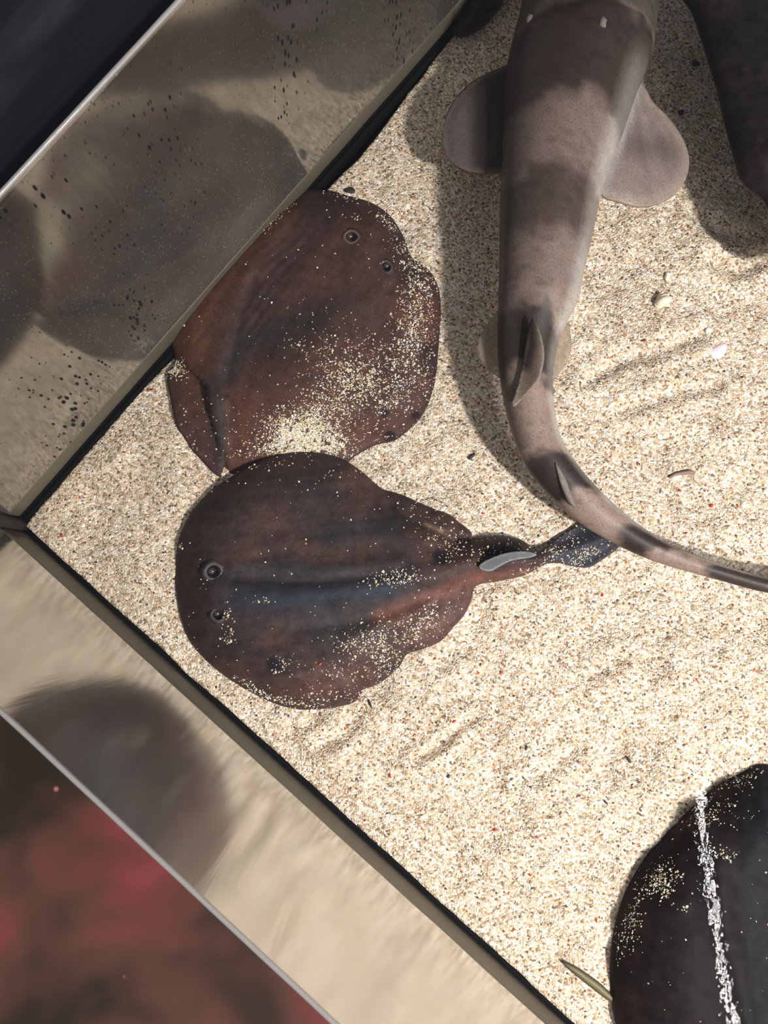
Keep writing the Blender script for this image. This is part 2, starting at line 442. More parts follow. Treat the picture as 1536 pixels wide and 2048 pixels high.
if me.polygons[len(q) // 2 + 200].normal.z < 0: me.flip_normals()
me.materials.append(M_sand)
sand = bpy.data.objects.new('sand', me); C.objects.link(sand)
tag(sand, 'coarse cream coral sand covering the bottom of the tank', 'sand', kind='stuff')

# ------------------------------------------------------------ outside the tank
def outer_sheet(name, R, y0, y1, z, mat, label, cat):
    v = []; 
    for zz in (z, z - .02):
        for (x, y) in ((-1.0, y0), (1.4, y0), (1.4, y1), (-1.0, y1)): v.append((x, y, zz))
    me = bpy.data.meshes.new(name); me.from_pydata(v, [], [(0, 1, 2, 3), (7, 6, 5, 4), (0, 4, 5, 1), (1, 5, 6, 2), (2, 6, 7, 3), (3, 7, 4, 0)]); me.update()
    me.materials.append(mat)
    o = bpy.data.objects.new(name, me); C.objects.link(o); o.matrix_world = R
    bm_flip = me.polygons[0].normal.z * (R.to_3x3().determinant()) < 0
    if bm_flip: me.flip_normals()
    return tag(o, label, cat)

def dark_panel():
    m, nt, out = new_mat('black_panel'); L = nt.links.new
    b = nd(nt, 'ShaderNodeBsdfPrincipled', i_Roughness=.4); L(b.outputs[0], out.inputs[0])
    tc = nd(nt, 'ShaderNodeTexCoord'); mp = nd(nt, 'ShaderNodeMapping'); mp.inputs['Scale'].default_value = (.5, 3, 1); mp.inputs['Rotation'].default_value = (0, 0, .25)
    L(tc.outputs['Object'], mp.inputs[0])
    n = nd(nt, 'ShaderNodeTexNoise', i_Scale=9.0, i_Detail=5.0, i_Distortion=.6); L(mp.outputs[0], n.inputs['Vector'])
    r = ramp(nt, [(.45, (.008, .008, .010)), (.62, (.018, .018, .022)), (.8, (.05, .05, .06))]); L(n.outputs[0], r.inputs[0]); L(r.outputs[0], b.inputs['Base Color'])
    b.inputs['Specular IOR Level'].default_value = .25
    return m
def maroon():
    m, nt, out = new_mat('maroon_surface'); L = nt.links.new
    b = nd(nt, 'ShaderNodeBsdfPrincipled', i_Roughness=.6); L(b.outputs[0], out.inputs[0]); b.inputs['Specular IOR Level'].default_value = .2
    tc = nd(nt, 'ShaderNodeTexCoord')
    n = nd(nt, 'ShaderNodeTexNoise', i_Scale=6.5, i_Detail=3.0, i_Distortion=.5); L(tc.outputs['Object'], n.inputs['Vector'])
    r = ramp(nt, [(.36, lin(40, 32, 24)), (.45, lin(78, 50, 42)), (.54, lin(108, 52, 50)), (.66, lin(144, 68, 69))]); L(n.outputs[0], r.inputs[0])
    vo = nd(nt, 'ShaderNodeTexVoronoi', i_Scale=42.0); L(tc.outputs['Object'], vo.inputs['Vector'])
    s = ramp(nt, [(0, (1, 1, 1)), (.10, (0, 0, 0))]); L(vo.outputs['Distance'], s.inputs[0])
    sep = nd(nt, 'ShaderNodeSeparateColor'); L(vo.outputs['Color'], sep.inputs[0])
    g = nd(nt, 'ShaderNodeMath', operation='GREATER_THAN', i_1=.82); L(sep.outputs[0], g.inputs[0])
    mu = nd(nt, 'ShaderNodeMath', operation='MULTIPLY'); L(s.outputs[0], mu.inputs[0]); L(g.outputs[0], mu.inputs[1])
    mx = nd(nt, 'ShaderNodeMix', data_type='RGBA'); L(mu.outputs[0], mx.inputs[0]); L(r.outputs[0], mx.inputs[6]); mx.inputs[7].default_value = (*lin(190, 120, 115), 1)
    L(mx.outputs[2], b.inputs['Base Color'])
    return m
outer_sheet('outer_sheet', RU, TH + .001, .9, .318, dark_panel(), 'black sheet standing in for the dark room beyond the speckled glass wall', 'outer_sheet')  # black sheet stands in for the darkness of the room outside
outer_sheet('table_top', RL, TH + .001, .9, .22, maroon(), 'mottled maroon and brown surface outside the misted glass wall', 'surface')

# ------------------------------------------------------------ loose grains lying on the animals
OCT = np.array([(1, 0, 0), (0, 1, 0), (-1, 0, 0), (0, -1, 0), (0, 0, 1), (0, 0, -1)], float)
OCF = [(0, 1, 4), (1, 2, 4), (2, 3, 4), (3, 0, 4), (1, 0, 5), (2, 1, 5), (3, 2, 5), (0, 3, 5)]
PAL = np.array([s2l(c) for c in ((238, 228, 204), (220, 204, 168), (250, 248, 240), (200, 178, 140), (228, 216, 190), (205, 215, 215), (236, 206, 160))])
def grains(name, outline, zf, clusters, label, uniform=0, size=(.00045, .00115), margin=1.0):
    O = smooth_poly(outline, 7); pts = []
    for (cx, cy, rx, ry, ang, n) in clusters:
        g = rng.normal(size=(n, 2)) * (rx, ry); c, s = math.cos(math.radians(ang)), math.sin(math.radians(ang))
        x = cx + g[:, 0] * c - g[:, 1] * s; y = cy + g[:, 0] * s + g[:, 1] * c
        # clumpy: keep more where a fine noise is high
        keep = vnoise(x / 7. + 3, y / 7.) + .35 * rng.random(n) > .42
        pts.append(np.stack([x, y], 1)[keep])
    x0, y0 = O.min(0); x1, y1 = O.max(0)
    pts.append(rng.random((uniform, 2)) * (x1 - x0, y1 - y0) + (x0, y0))
    p = np.vstack(pts); k = inside(p[:, 0], p[:, 1], O) & (p[:, 0] < 1560) & (p[:, 1] < 2075); p = p[k]
    d = polydist(p[:, 0], p[:, 1], O, True); k = d > margin; p = p[k]; d = d[k]
    z = zf(p[:, 0], p[:, 1], d)
    c = P(p[:, 0], p[:, 1], z); n = len(c)
    r = size[0] + (size[1] - size[0]) * rng.random(n) ** 2.6
    ang = rng.random(n) * 6.28; asp = .6 + .8 * rng.random((n, 3)); 
    loc = OCT[None] * asp[:, None, :] * r[:, None, None] * (1 + .3 * (rng.random((n, 6, 1)) - .5))
    x = loc[..., 0] * np.cos(ang)[:, None] - loc[..., 1] * np.sin(ang)[:, None]
    y = loc[..., 0] * np.sin(ang)[:, None] + loc[..., 1] * np.cos(ang)[:, None]
    vtx = np.stack([x, y, loc[..., 2] * .8], -1) + c[:, None, :]; vtx[..., 2] += r[:, None] * .35
    faces = (np.array(OCF)[None] + 6 * np.arange(n)[:, None, None]).reshape(-1, 3)
    col = np.repeat(PAL[rng.integers(0, len(PAL), n)] * (.75 + .35 * rng.random((n, 1))), 6, 0)
    o = mesh_obj(name, vtx.reshape(-1, 3), faces, M_grain, None, col, smooth=False)
    tag(o, label, 'sand grains', kind='stuff')
    return o

def eye(parent, px, py, z, r_px, hole=(.45, .0), name='eye', ringcol=(96, 88, 88), side=0.0, scale_top=1.0):
    """raised ring with a dark spiracle hole and a small greyish eyeball"""
    c = P(px, py, z); r = r_px * .0005 * (H - z) / H
    v = []; f = []; cols = []
    nr, nn = 12, 28
    # profile from outer skirt over the ring and down into the pit
    prof = [(1.7, -.25, .0), (1.4, .0, .1), (1.15, .22, .5), (.98, .24, .8), (.85, .05, .3), (.75, -.18, .0), (.6, -.3, .0), (0, -.35, .0)]
    base = s2l((52, 42, 42)); rc = s2l(ringcol); pit = s2l((18, 14, 16))
    for k, (q_, h, m_) in enumerate(prof):
        for j in range(nn):
            a = 2 * math.pi * j / nn
            wv = 1 + .10 * math.sin(a * 2 + 1 + side)
            v.append((c[0] + r * q_ * math.cos(a) * wv, c[1] + r * q_ * math.sin(a), c[2] + r * h * (1 + .25 * math.cos(a + 2 + side))))
            t = pit if k >= 5 else base * (1 - m_) + rc * m_
            cols.append(t)
    for k in range(len(prof) - 1):
        for j in range(nn):
            a, b = k * nn + j, k * nn + (j + 1) % nn; f.append((a, b, b + nn, a + nn))
    ring = mesh_obj(name, v, [x[::1] for x in f], M_ray, parent, np.array(cols))
    # eyeball beside the hole
    v = []; f = []; cols = []
    er = r * .56; ec = (c[0] - er * .62 * math.cos(side), c[1] + er * .5 * math.sin(side) + er * .15, c[2] - r * .2)
    for i in range(9):
        ph = math.pi * i / 8
        for j in range(18):
            a = 2 * math.pi * j / 18
            v.append((ec[0] + er * math.sin(ph) * math.cos(a), ec[1] + er * .85 * math.sin(ph) * math.sin(a), ec[2] + er * .75 * math.cos(ph)))
            cols.append(s2l((62, 56, 56)) if i < 6 else s2l((40, 34, 34)))
    for i in range(8):
        for j in range(18):
            a, b = i * 18 + j, i * 18 + (j + 1) % 18; f.append((a, a + 18, b + 18, b))
    ball = mesh_obj('eyeball', v, f, M_eye, None, np.array(cols))
    # shift into the ring's own frame
    ball.data.transform(Matrix.Translation(-parent.location)); ball.parent = ring
    return ring
M_eye = skin('eye_surface', rough=.15, bump=.05, spec=.8, mott=.1)

def mixc(base, tgt, m):
    return base * (1 - m[:, None]) + np.asarray(tgt)[None] * m[:, None]

# ------------------------------------------------------------ upper ray (reddish brown)
R1 = [(601,379),(621,377),(660,381),(695,391),(742,405),(781,432),(808,475),(824,514),(855,537),(875,569),(882,616),(879,670),(877,701),(873,744),
      (865,784),(847,827),(824,854),(789,881),(750,891),(711,912),(690,930),(640,960),(560,965),(500,958),(461,950),(445,955),(429,948),(406,924),(371,885),(351,846),
      (341,799),(334,762),(338,742),(350,728),(347,706),(340,684),(341,662),(355,623),(379,584),(398,553),(425,522),(457,491),(488,463),(515,436),(547,412),(586,387)]
PEL1 = [(325,700),(347,704),(367,731),(394,752),(414,772),(418,800),(430,860),(440,905),(452,960),(320,980)]
def r1_z(px, py, d):
    D = 95.; t = np.clip(d / D, 0, 1)
    z = .0045 + .029 * (1 - (1 - t) ** 2.3) ** .9 + .003 * sm(d, 90, 220)
    z *= 1 - .68 * sm(py, 800, 925)
    z = z + .0042 * gz(px, py, [(560, 440), (500, 540), (455, 640), (430, 760), (440, 900)], 26)
    z = z - .0030 * gz(px, py, [(505, 560), (470, 660), (452, 760), (462, 900)], 13)
    z = z + .0030 * gz(px, py, [(740, 500), (640, 680), (560, 850)], 60)
    pel = inside(px, py, PEL1).astype(float)
    pd = polydist(px, py, PEL1[1:9])
    z = np.where(pel > 0, .003 + .50 * z, z)
    z = z - .003 * gz(px, py, [(447, 905), (450, 955)], 6)
    z = z + (fbm(px / 60., py / 60., 3) - .5) * .003 + .0005 * np.sin((px * .75 + py * .66) / 3.2 + 6 * vnoise(px / 60, py / 60)) * gz(px, py, [(600, 440), (540, 560), (500, 650)], 40)
    z = z - .0035 * np.exp(-(np.hypot(px - 703, py - 474) / 10) ** 4) - .0035 * np.exp(-(np.hypot(px - 771, py - 534) / 9) ** 4)
    return z + .001 * np.exp(-((d - 4) / 4) ** 2)
def r1_c(px, py, d):
    n = fbm(px / 90. + 4, py / 90., 4); st = fbm((px * .8 + py * .6) / 14., (px * .6 - py * .8) / 120., 3)
    c = np.tile(s2l((84, 61, 57)), (len(px), 1))
    c = mixc(c, s2l((102, 70, 61)), sm(n, .42, .66) * .8)
    c = mixc(c, s2l((118, 80, 64)), gz(px, py, [(560, 420), (440, 560), (385, 660), (395, 720)], 42) * .85)
    c = mixc(c, s2l((62, 50, 50)), gz(px, py, [(640, 440), (560, 540), (500, 630)], 55) * .75)
    c = mixc(c, s2l((56, 54, 58)), gz(px, py, [(620, 640), (480, 690), (430, 780), (440, 930)], 24) * .8)
    c = mixc(c, s2l((58, 48, 46)), gz(px, py, [(680, 610), (560, 690)], 45) * .7)
    c = mixc(c, s2l((104, 66, 56)), gz(px, py, [(490, 800), (470, 930)], 16) * .7)
    c = mixc(c, s2l((70, 52, 52)), gz(px, py, [(620, 395), (770, 440), (830, 540)], 28) * .7)
    c = c * (1 + .5 * (st - .5))[:, None]
    for x, y, r in ((769, 825, 9), (832, 831, 9), (780, 873, 12), (545, 712, 9), (453, 790, 6), (866, 720, 24)):
        rr = np.hypot(px - x, (py - y) * (1 if r != 24 else .6)) / (r * (1 + .5 * (vnoise(px / 4., py / 4.) - .5)))
        c = mixc(c, s2l((30, 25, 32)), sm(-rr, -1.25, -.75) * (.9 if r < 20 and x > 700 else .5))
    c = mixc(c, s2l((52, 44, 48)), np.exp(-(d / 5.) ** 2) * .6)
    return c * .74
ray1 = empty('ray', V(610, 640, 0))
tag(ray1, 'reddish brown round ray partly dusted with sand, its edge against the speckled glass wall', 'ray')
slab('body', R1, r1_z, r1_c, M_ray, ray1, grid=4.0, zbot=-.006)
def zat(fn, out, x, y):
    a, b = np.array([float(x)]), np.array([float(y)])
    return float(fn(a, b, polydist(a, b, smooth_poly(out, 7), True))[0])
eye(ray1, 703, 474, zat(r1_z, R1, 703, 474) + .0032, 13, ringcol=(120, 96, 84), side=.6)
eye(ray1, 771, 534, zat(r1_z, R1, 771, 534) + .0032, 12, ringcol=(90, 80, 80), side=2.0)
grains('sand_grains', R1, lambda x, y, d: r1_z(x, y, d), [
    (600, 868, 34, 22, 8, 3400), (640, 835, 40, 26, -30, 900), (590, 900, 45, 12, 0, 1300), (660, 890, 24, 14, -10, 700),
    (715, 760, 44, 34, -20, 1000), (690, 740, 45, 40, 0, 450), (770, 790, 50, 22, 10, 450), (815, 690, 24, 50, 8, 700), (835, 620, 22, 55, -5, 600),
    (845, 560, 16, 30, 0, 350), (808, 505, 12, 26, -30, 160), (770, 440, 22, 7, 40, 90), (545, 428, 22, 8, -38, 240), (520, 455, 16, 7, -35, 110), (700, 397, 20, 5, 12, 50),
    (715, 436, 14, 3, 5, 16), (350, 737, 12, 9, 20, 260), (435, 530, 10, 6, -40, 16), (480, 860, 36, 50, 0, 60), (395, 860, 24, 50, 20, 45), (640, 660, 60, 60, 0, 60), (600, 690, 14, 7, 0, 26),
    (850, 755, 18, 10, 0, 50), (740, 870, 40, 16, 0, 120)], 'pale grains of sand sprinkled over the reddish brown ray', uniform=160)

# ------------------------------------------------------------ lower ray (dark, with its tail)
R2 = [(458,956),(500,930),(545,911),(589,903),(630,904),(665,912),(699,926),(730,948),(752,968),(767,979),(788,985),(810,992),(852,1011),(895,1027),(925,1048),(944,1066),(938,1076),(915,1079),
      (950,1078),(993,1072),(1035,1077),(1062,1092),(1078,1105),(1092,1094),(1120,1072),(1157,1047),(1190,1026),(1222,1017),(1242,1026),(1250,1050),(1246,1080),(1234,1098),(1207,1118),
      (1177,1135),(1142,1132),(1115,1126),(1088,1130),(1048,1151),(999,1162),(952,1172),(944,1198),(930,1228),(914,1247),(883,1281),(840,1300),(814,1309),(797,1335),(760,1366),
      (722,1382),(712,1402),(680,1413),(632,1419),(590,1418),(546,1406),(497,1382),(452,1354),(412,1321),(381,1284),(363,1241),(352,1180),(351,1125),(358,1076),(381,1027),(406,996),(430,974)]
SP2 = [(430, 1185), (600, 1190), (760, 1170), (900, 1135), (1000, 1122), (1085, 1115)]
def r2_z(px, py, d):
    D = 100.; t = np.clip(d / D, 0, 1)
    body = .0045 + .030 * (1 - (1 - t) ** 2.2) ** .9
    tailz = .004 + .021 * np.sqrt(np.clip(1 - (1 - np.clip(d / 42., 0, 1)) ** 2, 0, 1))
    caud = .0045 + .006 * np.exp(-(polydist(px, py, [(1085, 1115), (1160, 1095), (1240, 1060)]) / 16) ** 2)
    k = sm(px, 900, 960); k2 = sm(px, 1070, 1110)
    z = body * (1 - k) + tailz * k
    z = z * (1 - k2) + caud * k2
    z = z + .0065 * gz(px, py, SP2, 34) * (1 - k2)
    z = z + .0028 * gz(px, py, [(470, 1130), (620, 1145), (800, 1120)], 14) - .002 * gz(px, py, [(470, 1158), (640, 1165), (800, 1145)], 9)
    z = z - .0035 * gz(px, py, [(600, 1255), (760, 1235), (900, 1180)], 20) * (1 - k2) + .004 * gz(px, py, [(700, 1275), (850, 1215), (940, 1180)], 17)
    # pelvic lobes lower than the disc
    pel = np.maximum(sm(-polydist(px, py, [(800, 1010), (900, 1055)]), -42, -16), sm(-polydist(px, py, [(850, 1275), (925, 1200)]), -46, -18))
    z = z - .006 * pel * sm(d, 4, 30)
    z = z - .0022 * gz(px, py, [(767, 980), (790, 1020), (840, 1050), (905, 1078)], 6) - .003 * gz(px, py, [(813, 1309), (800, 1275), (840, 1235)], 7)
    z = z + .0028 * gz(px, py, [(420, 1322), (460, 1345), (520, 1358), (590, 1352)], 9) - .003 * gz(px, py, [(450, 1362), (520, 1376), (600, 1370)], 9)
    z = z + .0004 * np.sin((px * .5 - py) / 1.9 + 5 * vnoise(px / 40, py / 40)) * gz(px, py, [(790, 1040), (800, 1085)], 24)
    z = z + (fbm(px / 55. + 2, py / 55., 3) - .5) * .0028
    z = z - .0045 * np.exp(-(np.hypot(px - 427, py - 1143) / 11.5) ** 4) - .0035 * np.exp(-(np.hypot(px - 437, py - 1229) / 9) ** 4)
    lift = .0075 * gz(px, py, [(450, 945), (560, 905), (680, 915)], 55)
    return z + lift + .0008 * np.exp(-((d - 4) / 4) ** 2)
def r2_c(px, py, d):
    n = fbm(px / 80. + 11, py / 80. + 3, 4); st = fbm(px / 110., (py + .12 * px) / 10., 3)
    c = np.tile(s2l((68, 54, 53)), (len(px), 1))
    c = mixc(c, s2l((88, 65, 60)), sm(n, .42, .66) * .75)
    c = mixc(c, s2l((50, 44, 46)), gz(px, py, [(440, 1000), (600, 960), (680, 1000)], 40) * .5)
    c = mixc(c, s2l((46, 50, 58)), gz(px, py, [(480, 1190), (650, 1190), (800, 1170)], 48) * .85)
    c = mixc(c, s2l((62, 66, 72)), gz(px, py, [(480, 1135), (600, 1140), (700, 1140)], 12) * .6)
    c = mixc(c, s2l((54, 64, 76)), gz(px, py, [(510, 1205), (640, 1195), (780, 1180)], 9) * .65)
    c = mixc(c, s2l((44, 46, 50)), gz(px, py, [(660, 1070), (780, 1050)], 28) * .8)
    c = mixc(c, s2l((64, 64, 68)), gz(px, py, [(640, 1265), (760, 1250)], 30) * .6)
    c = mixc(c, s2l((132, 88, 76)), gz(px, py, [(760, 1235), (860, 1195), (960, 1155)], 18) * .75)
    c = mixc(c, s2l((132, 88, 76)), gz(px, py, [(960, 1165), (1050, 1145)], 14) * .7)
    c = mixc(c, s2l((118, 84, 76)), gz(px, py, [(850, 1270), (920, 1210)], 34) * .6)
    c = mixc(c, s2l((104, 72, 64)), gz(px, py, [(560, 1390), (740, 1350)], 26) * .6)
    c = mixc(c, s2l((60, 60, 70)), sm(px, 1080, 1120))
    c = mixc(c, s2l((150, 120, 96)), gz(px, py, [(850, 1048), (885, 1062)], 3.5) * .9)
    c = c * (1 + .55 * (st - .5))[:, None]
    for x, y, rx, ry, m in ((883, 1115, 20, 16, .9), (552, 1328, 20, 12, .75), (990, 1100, 30, 14, .85), (480, 1045, 10, 8, .3), (890, 1180, 10, 6, .4), (405, 1265, 10, 12, .4)):
        rr = np.hypot((px - x) / rx, (py - y) / ry) * (1 + .6 * (vnoise(px / 6., py / 6.) - .5))
        c = mixc(c, s2l((28, 26, 36)), sm(-rr, -1.3, -.6) * m)
    c = mixc(c, s2l((92, 72, 68)), np.exp(-(d / 4.) ** 2) * .55)
    return c * .74
ray2 = empty('ray', V(650, 1170, 0))
tag(ray2, 'dark grey brown ray with its whole tail showing, lying below the reddish brown ray', 'ray')
slab('body', R2, r2_z, r2_c, M_ray, ray2, grid=4.0, zbot=-.006)
eye(ray2, 427, 1143, zat(r2_z, R2, 427, 1143) + .0042, 15, ringcol=(104, 98, 100), side=0)
eye(ray2, 437, 1229, zat(r2_z, R2, 437, 1229) + .0032, 12, ringcol=(86, 80, 84), side=.4)
# first dorsal fin: a pale blade leaning over the tail
D2 = [(958,1132),(975,1120),(1006,1108),(1034,1103),(1058,1104),(1073,1109),(1061,1115),(1024,1121),(999,1133),(982,1142),(966,1140)]
o = slab('dorsal_fin', D2, lambda x, y, d: .035 + .006 * sm(1140 - y, 0, 36) + 0 * x, lambda x, y, d: mixc(np.tile(s2l((72, 76, 79)), (len(x), 1)), s2l((136, 140, 140)), sm(-d, -3, 0)), M_grain, ray2, grid=4, thick=.0015, step=4)
o['label'] = 'pale grey dorsal fin'
grains('sand_grains', R2, r2_z, [
    (795, 1155, 28, 10, -5, 170), (770, 1163, 30, 6, 0, 60), (840, 1250, 34, 18, -35, 420), (760, 1290, 26, 26, 0, 330), (720, 1285, 30, 14, 0, 180), (710, 1340, 50, 26, -20, 230), (780, 1330, 20, 20, -40, 130),
    (456, 1244, 6, 16, -10, 60), (452, 1280, 8, 6, 0, 26), (572, 1325, 14, 8, 0, 30), (562, 1342, 12, 6, 0, 22), (1000, 1100, 40, 14, 0, 90), (900, 1100, 30, 16, 0, 110), (850, 1030, 40, 16, 20, 70),
    (880, 1070, 30, 10, 10, 40), (1165, 1112, 26, 8, -25, 190), (1105, 1105, 14, 8, -30, 60), (1150, 1075, 28, 14, -35, 60), (1060, 1135, 40, 6, -18, 60), (560, 1400, 50, 6, 12, 220), (510, 1378, 20, 4, 28, 90),
    (528, 1202, 16, 4, 5, 14), (560, 920, 60, 7, -10, 60), (362, 1092, 3, 4, 0, 14), (470, 940, 16, 6, -30, 30), (660, 1395, 40, 10, -5, 90), (640, 960, 60, 30, 0, 30)], 'pale grains of sand sprinkled over the dark grey brown ray', uniform=230)

# ------------------------------------------------------------ big dark ray, lower right
R3 = [(1536,1530),(1480,1546),(1440,1567),(1395,1603),(1350,1648),(1310,1690),(1277,1735),(1250,1785),(1232,1840),(1222,1900),(1220,1970),(1231,2048),(1260,2130),(1320,2210),
      (1400,2270),(1520,2300),(1650,2280),(1760,2200),(1820,2080),(1830,1950),(1800,1800),(1740,1680),(1650,1580)]
def r3_z(px, py, d):
    t = np.clip(d / 170., 0, 1)
    z = .004 + .042 * (1 - (1 - t) ** 2.0) ** .85 + (fbm(px / 70., py / 70., 3) - .5) * .004
    z = z + .004 * gz(px, py, [(1395, 1620), (1440, 1740), (1450, 1850), (1480, 1960), (1500, 2060)], 24)
    return z
def r3_c(px, py, d):
    n = fbm(px / 60., py / 60., 4)
    c = np.tile(s2l((36, 27, 28)), (len(px), 1))
    c = mixc(c, s2l((62, 44, 40)), np.exp(-(d / 60.) ** 2) * sm(n, .35, .65) * .9)
    c = mixc(c, s2l((34, 34, 40)), sm(px, 1440, 1520) * .8)
    return c * .6
ray3 = empty('ray', V(1530, 1910, 0))
tag(ray3, 'large blackish ray at the lower right, cut off by the picture edge', 'ray')
slab('body', R3, r3_z, r3_c, M_black, ray3, grid=7.0, zbot=-.006)
grains('sand_grains', R3, r3_z, [(1325, 1755, 22, 14, -35, 260), (1330, 1785, 10, 10, 0, 60), (1268, 1830, 9, 26, 12, 150), (1250, 1880, 12, 22, 20, 60), (1410, 1625, 30, 20, -25, 110), (1400, 1600, 10, 8, 0, 60),
    (1480, 1560, 26, 8, -10, 120), (1445, 1710, 14, 8, 20, 50), (1400, 1640, 10, 10, 0, 50), (1470, 1640, 26, 30, 0, 26), (1370, 1815, 8, 4, 0, 12)], 'grains of sand along the edge of the large blackish ray', uniform=130)

# ------------------------------------------------------------ dark fish upper right
R4 = [(1362,-20),(1384,28),(1401,78),(1419,135),(1436,192),(1449,250),(1465,310),(1479,356),(1500,380),(1522,396),(1542,428),(1590,520),(1680,560),(1780,480),(1830,300),(1840,80),(1780,-120),(1640,-230),(1500,-220),(1400,-120)]
ray4 = empty('ray', V(1600, 160, .08))
tag(ray4, 'plain charcoal black ray swimming in the upper right corner', 'ray')
slab('body', R4, lambda x, y, d: .084 + .028 * (1 - (1 - np.clip(d / 130., 0, 1)) ** 2) ** .8 + (fbm(x / 80., y / 80., 3) - .5) * .004,
     lambda x, y, d: mixc(np.tile(s2l((38, 33, 36)), (len(x), 1)), s2l((54, 44, 46)), sm(fbm(x / 90., y / 90., 3), .4, .7)) * .62, M_black, ray4, grid=7, zbot=.082)

# ------------------------------------------------------------ brown snout at the top by the glass
R5 = [(903,61),(911,72),(924,75),(945,68),(968,52),(988,30),(1004,8),(1012,-30),(1010,-120),(980,-180),(935,-160),(925,-90),(926,-30),(922,5),(912,35)]
ray5 = empty('ray', V(965, -40, 0))
tag(ray5, 'brown ray tip poking in at the top, squeezed between glass wall and shark', 'ray')
slab('body', R5, lambda x, y, d: .005 + .024 * (1 - (1 - np.clip(d / 45., 0, 1)) ** 2) ** .8, lambda x, y, d:
     mixc(mixc(np.tile(s2l((46, 36, 34)), (len(x), 1)), s2l((84, 62, 54)), np.exp(-(d / 9.) ** 2)), s2l((4, 4, 4)), gz(x, y, [(974, 25), (987, 15)], 4)) * .8, M_ray, ray5, grid=4, zbot=-.005, step=5)

# ------------------------------------------------------------ banded shark
SEC = [  # left px, right px, centre height
    ((1150,-345),(1200,-345),.118), ((1105,-325),(1245,-325),.122), ((1070,-270),(1283,-270),.128), ((1052,-180),(1303,-180),.132), ((1046,-90),(1311,-90),.134),
    ((1045,0),(1312,0),.134), ((1030,60),(1308,62),.134), ((1014,130),(1297,130),.133), ((1010,185),(1272,190),.132), ((1007,260),(1246,265),.130),
    ((1005,330),(1220,335),.128), ((1001,395),(1199,400),.126), ((1000,470),(1183,475),.122), ((999,540),(1167,545),.118), ((997,600),(1152,610),.114),
    ((996,660),(1124,665),.109), ((997,715),(1109,718),.104), ((1003,775),(1105,768),.099), ((1017,840),(1108,815),.093), ((1035,895),(1118,868),.087),
    ((1054,935),(1137,905),.081), ((1078,967),(1160,938),.075), ((1107,997),(1184,966),.069), ((1140,1030),(1210,993),.063), ((1178,1058),(1238,1018),.058),
    ((1225,1084),(1272,1046),.053), ((1275,1109),(1312,1072),.049), ((1338,1132),(1360,1098),.045), ((1430,1158),(1440,1128),.042), ((1536,1186),(1545,1158),.040),
    ((1640,1196),(1645,1174),.040), ((1720,1196),(1722,1186),.042)]
L_ = np.array([s[0] for s in SEC], float); R_ = np.array([s[1] for s in SEC], float); Zc = .035 + (np.array([s[2] for s in SEC]) - .04) * .55
def dens(a, k=7):
    a = np.asarray(a, float); 
    if a.ndim == 1: a = a[:, None]
    out = []
    for i in range(len(a) - 1):
        p0, p1, p2, p3 = a[max(i - 1, 0)], a[i], a[i + 1], a[min(i + 2, len(a) - 1)]
        for j in range(k):
            t = j / k; out.append(.5 * ((2 * p1) + (-p0 + p2) * t + (2 * p0 - 5 * p1 + 4 * p2 - p3) * t * t + (-p0 + 3 * p1 - 3 * p2 + p3) * t ** 3))
    out.append(a[-1]); return np.array(out)
Ld, Rd, Zd = dens(L_), dens(R_), dens(Zc)[:, 0]
PLw, PRw = P(Ld[:, 0], Ld[:, 1], Zd), P(Rd[:, 0], Rd[:, 1], Zd)
cen = (PLw + PRw) / 2; ax = (PRw - PLw) / 2; hw = np.linalg.norm(ax, axis=1)
cpx = (Ld + Rd) / 2
def body_top(x, y):
    x = np.atleast_1d(np.asarray(x, float)); y = np.atleast_1d(np.asarray(y, float)); out = []
    for a, b in zip(x, y):
        mx_, my_ = cpx[:, 0], cpx[:, 1]; k = int(np.argmin((mx_ - a) ** 2 + (my_ - b) ** 2))
        dxy = (Rd[k] - Ld[k]) / 2; u = float(np.clip(((a - mx_[k]) * dxy[0] + (b - my_[k]) * dxy[1]) / (dxy @ dxy), -.97, .97))
        asp = (.80 if my_[k] < 100 else .86) + .18 * float(sm(mx_[k], 1150, 1400))
        out.append(Zd[k] + hw[k] * (asp * math.sqrt(1 - u * u) ** .92 + .03 * math.exp(-(u / .4) ** 2)))
    return np.array(out)
NR = 44; v = []; cols = []; f = []
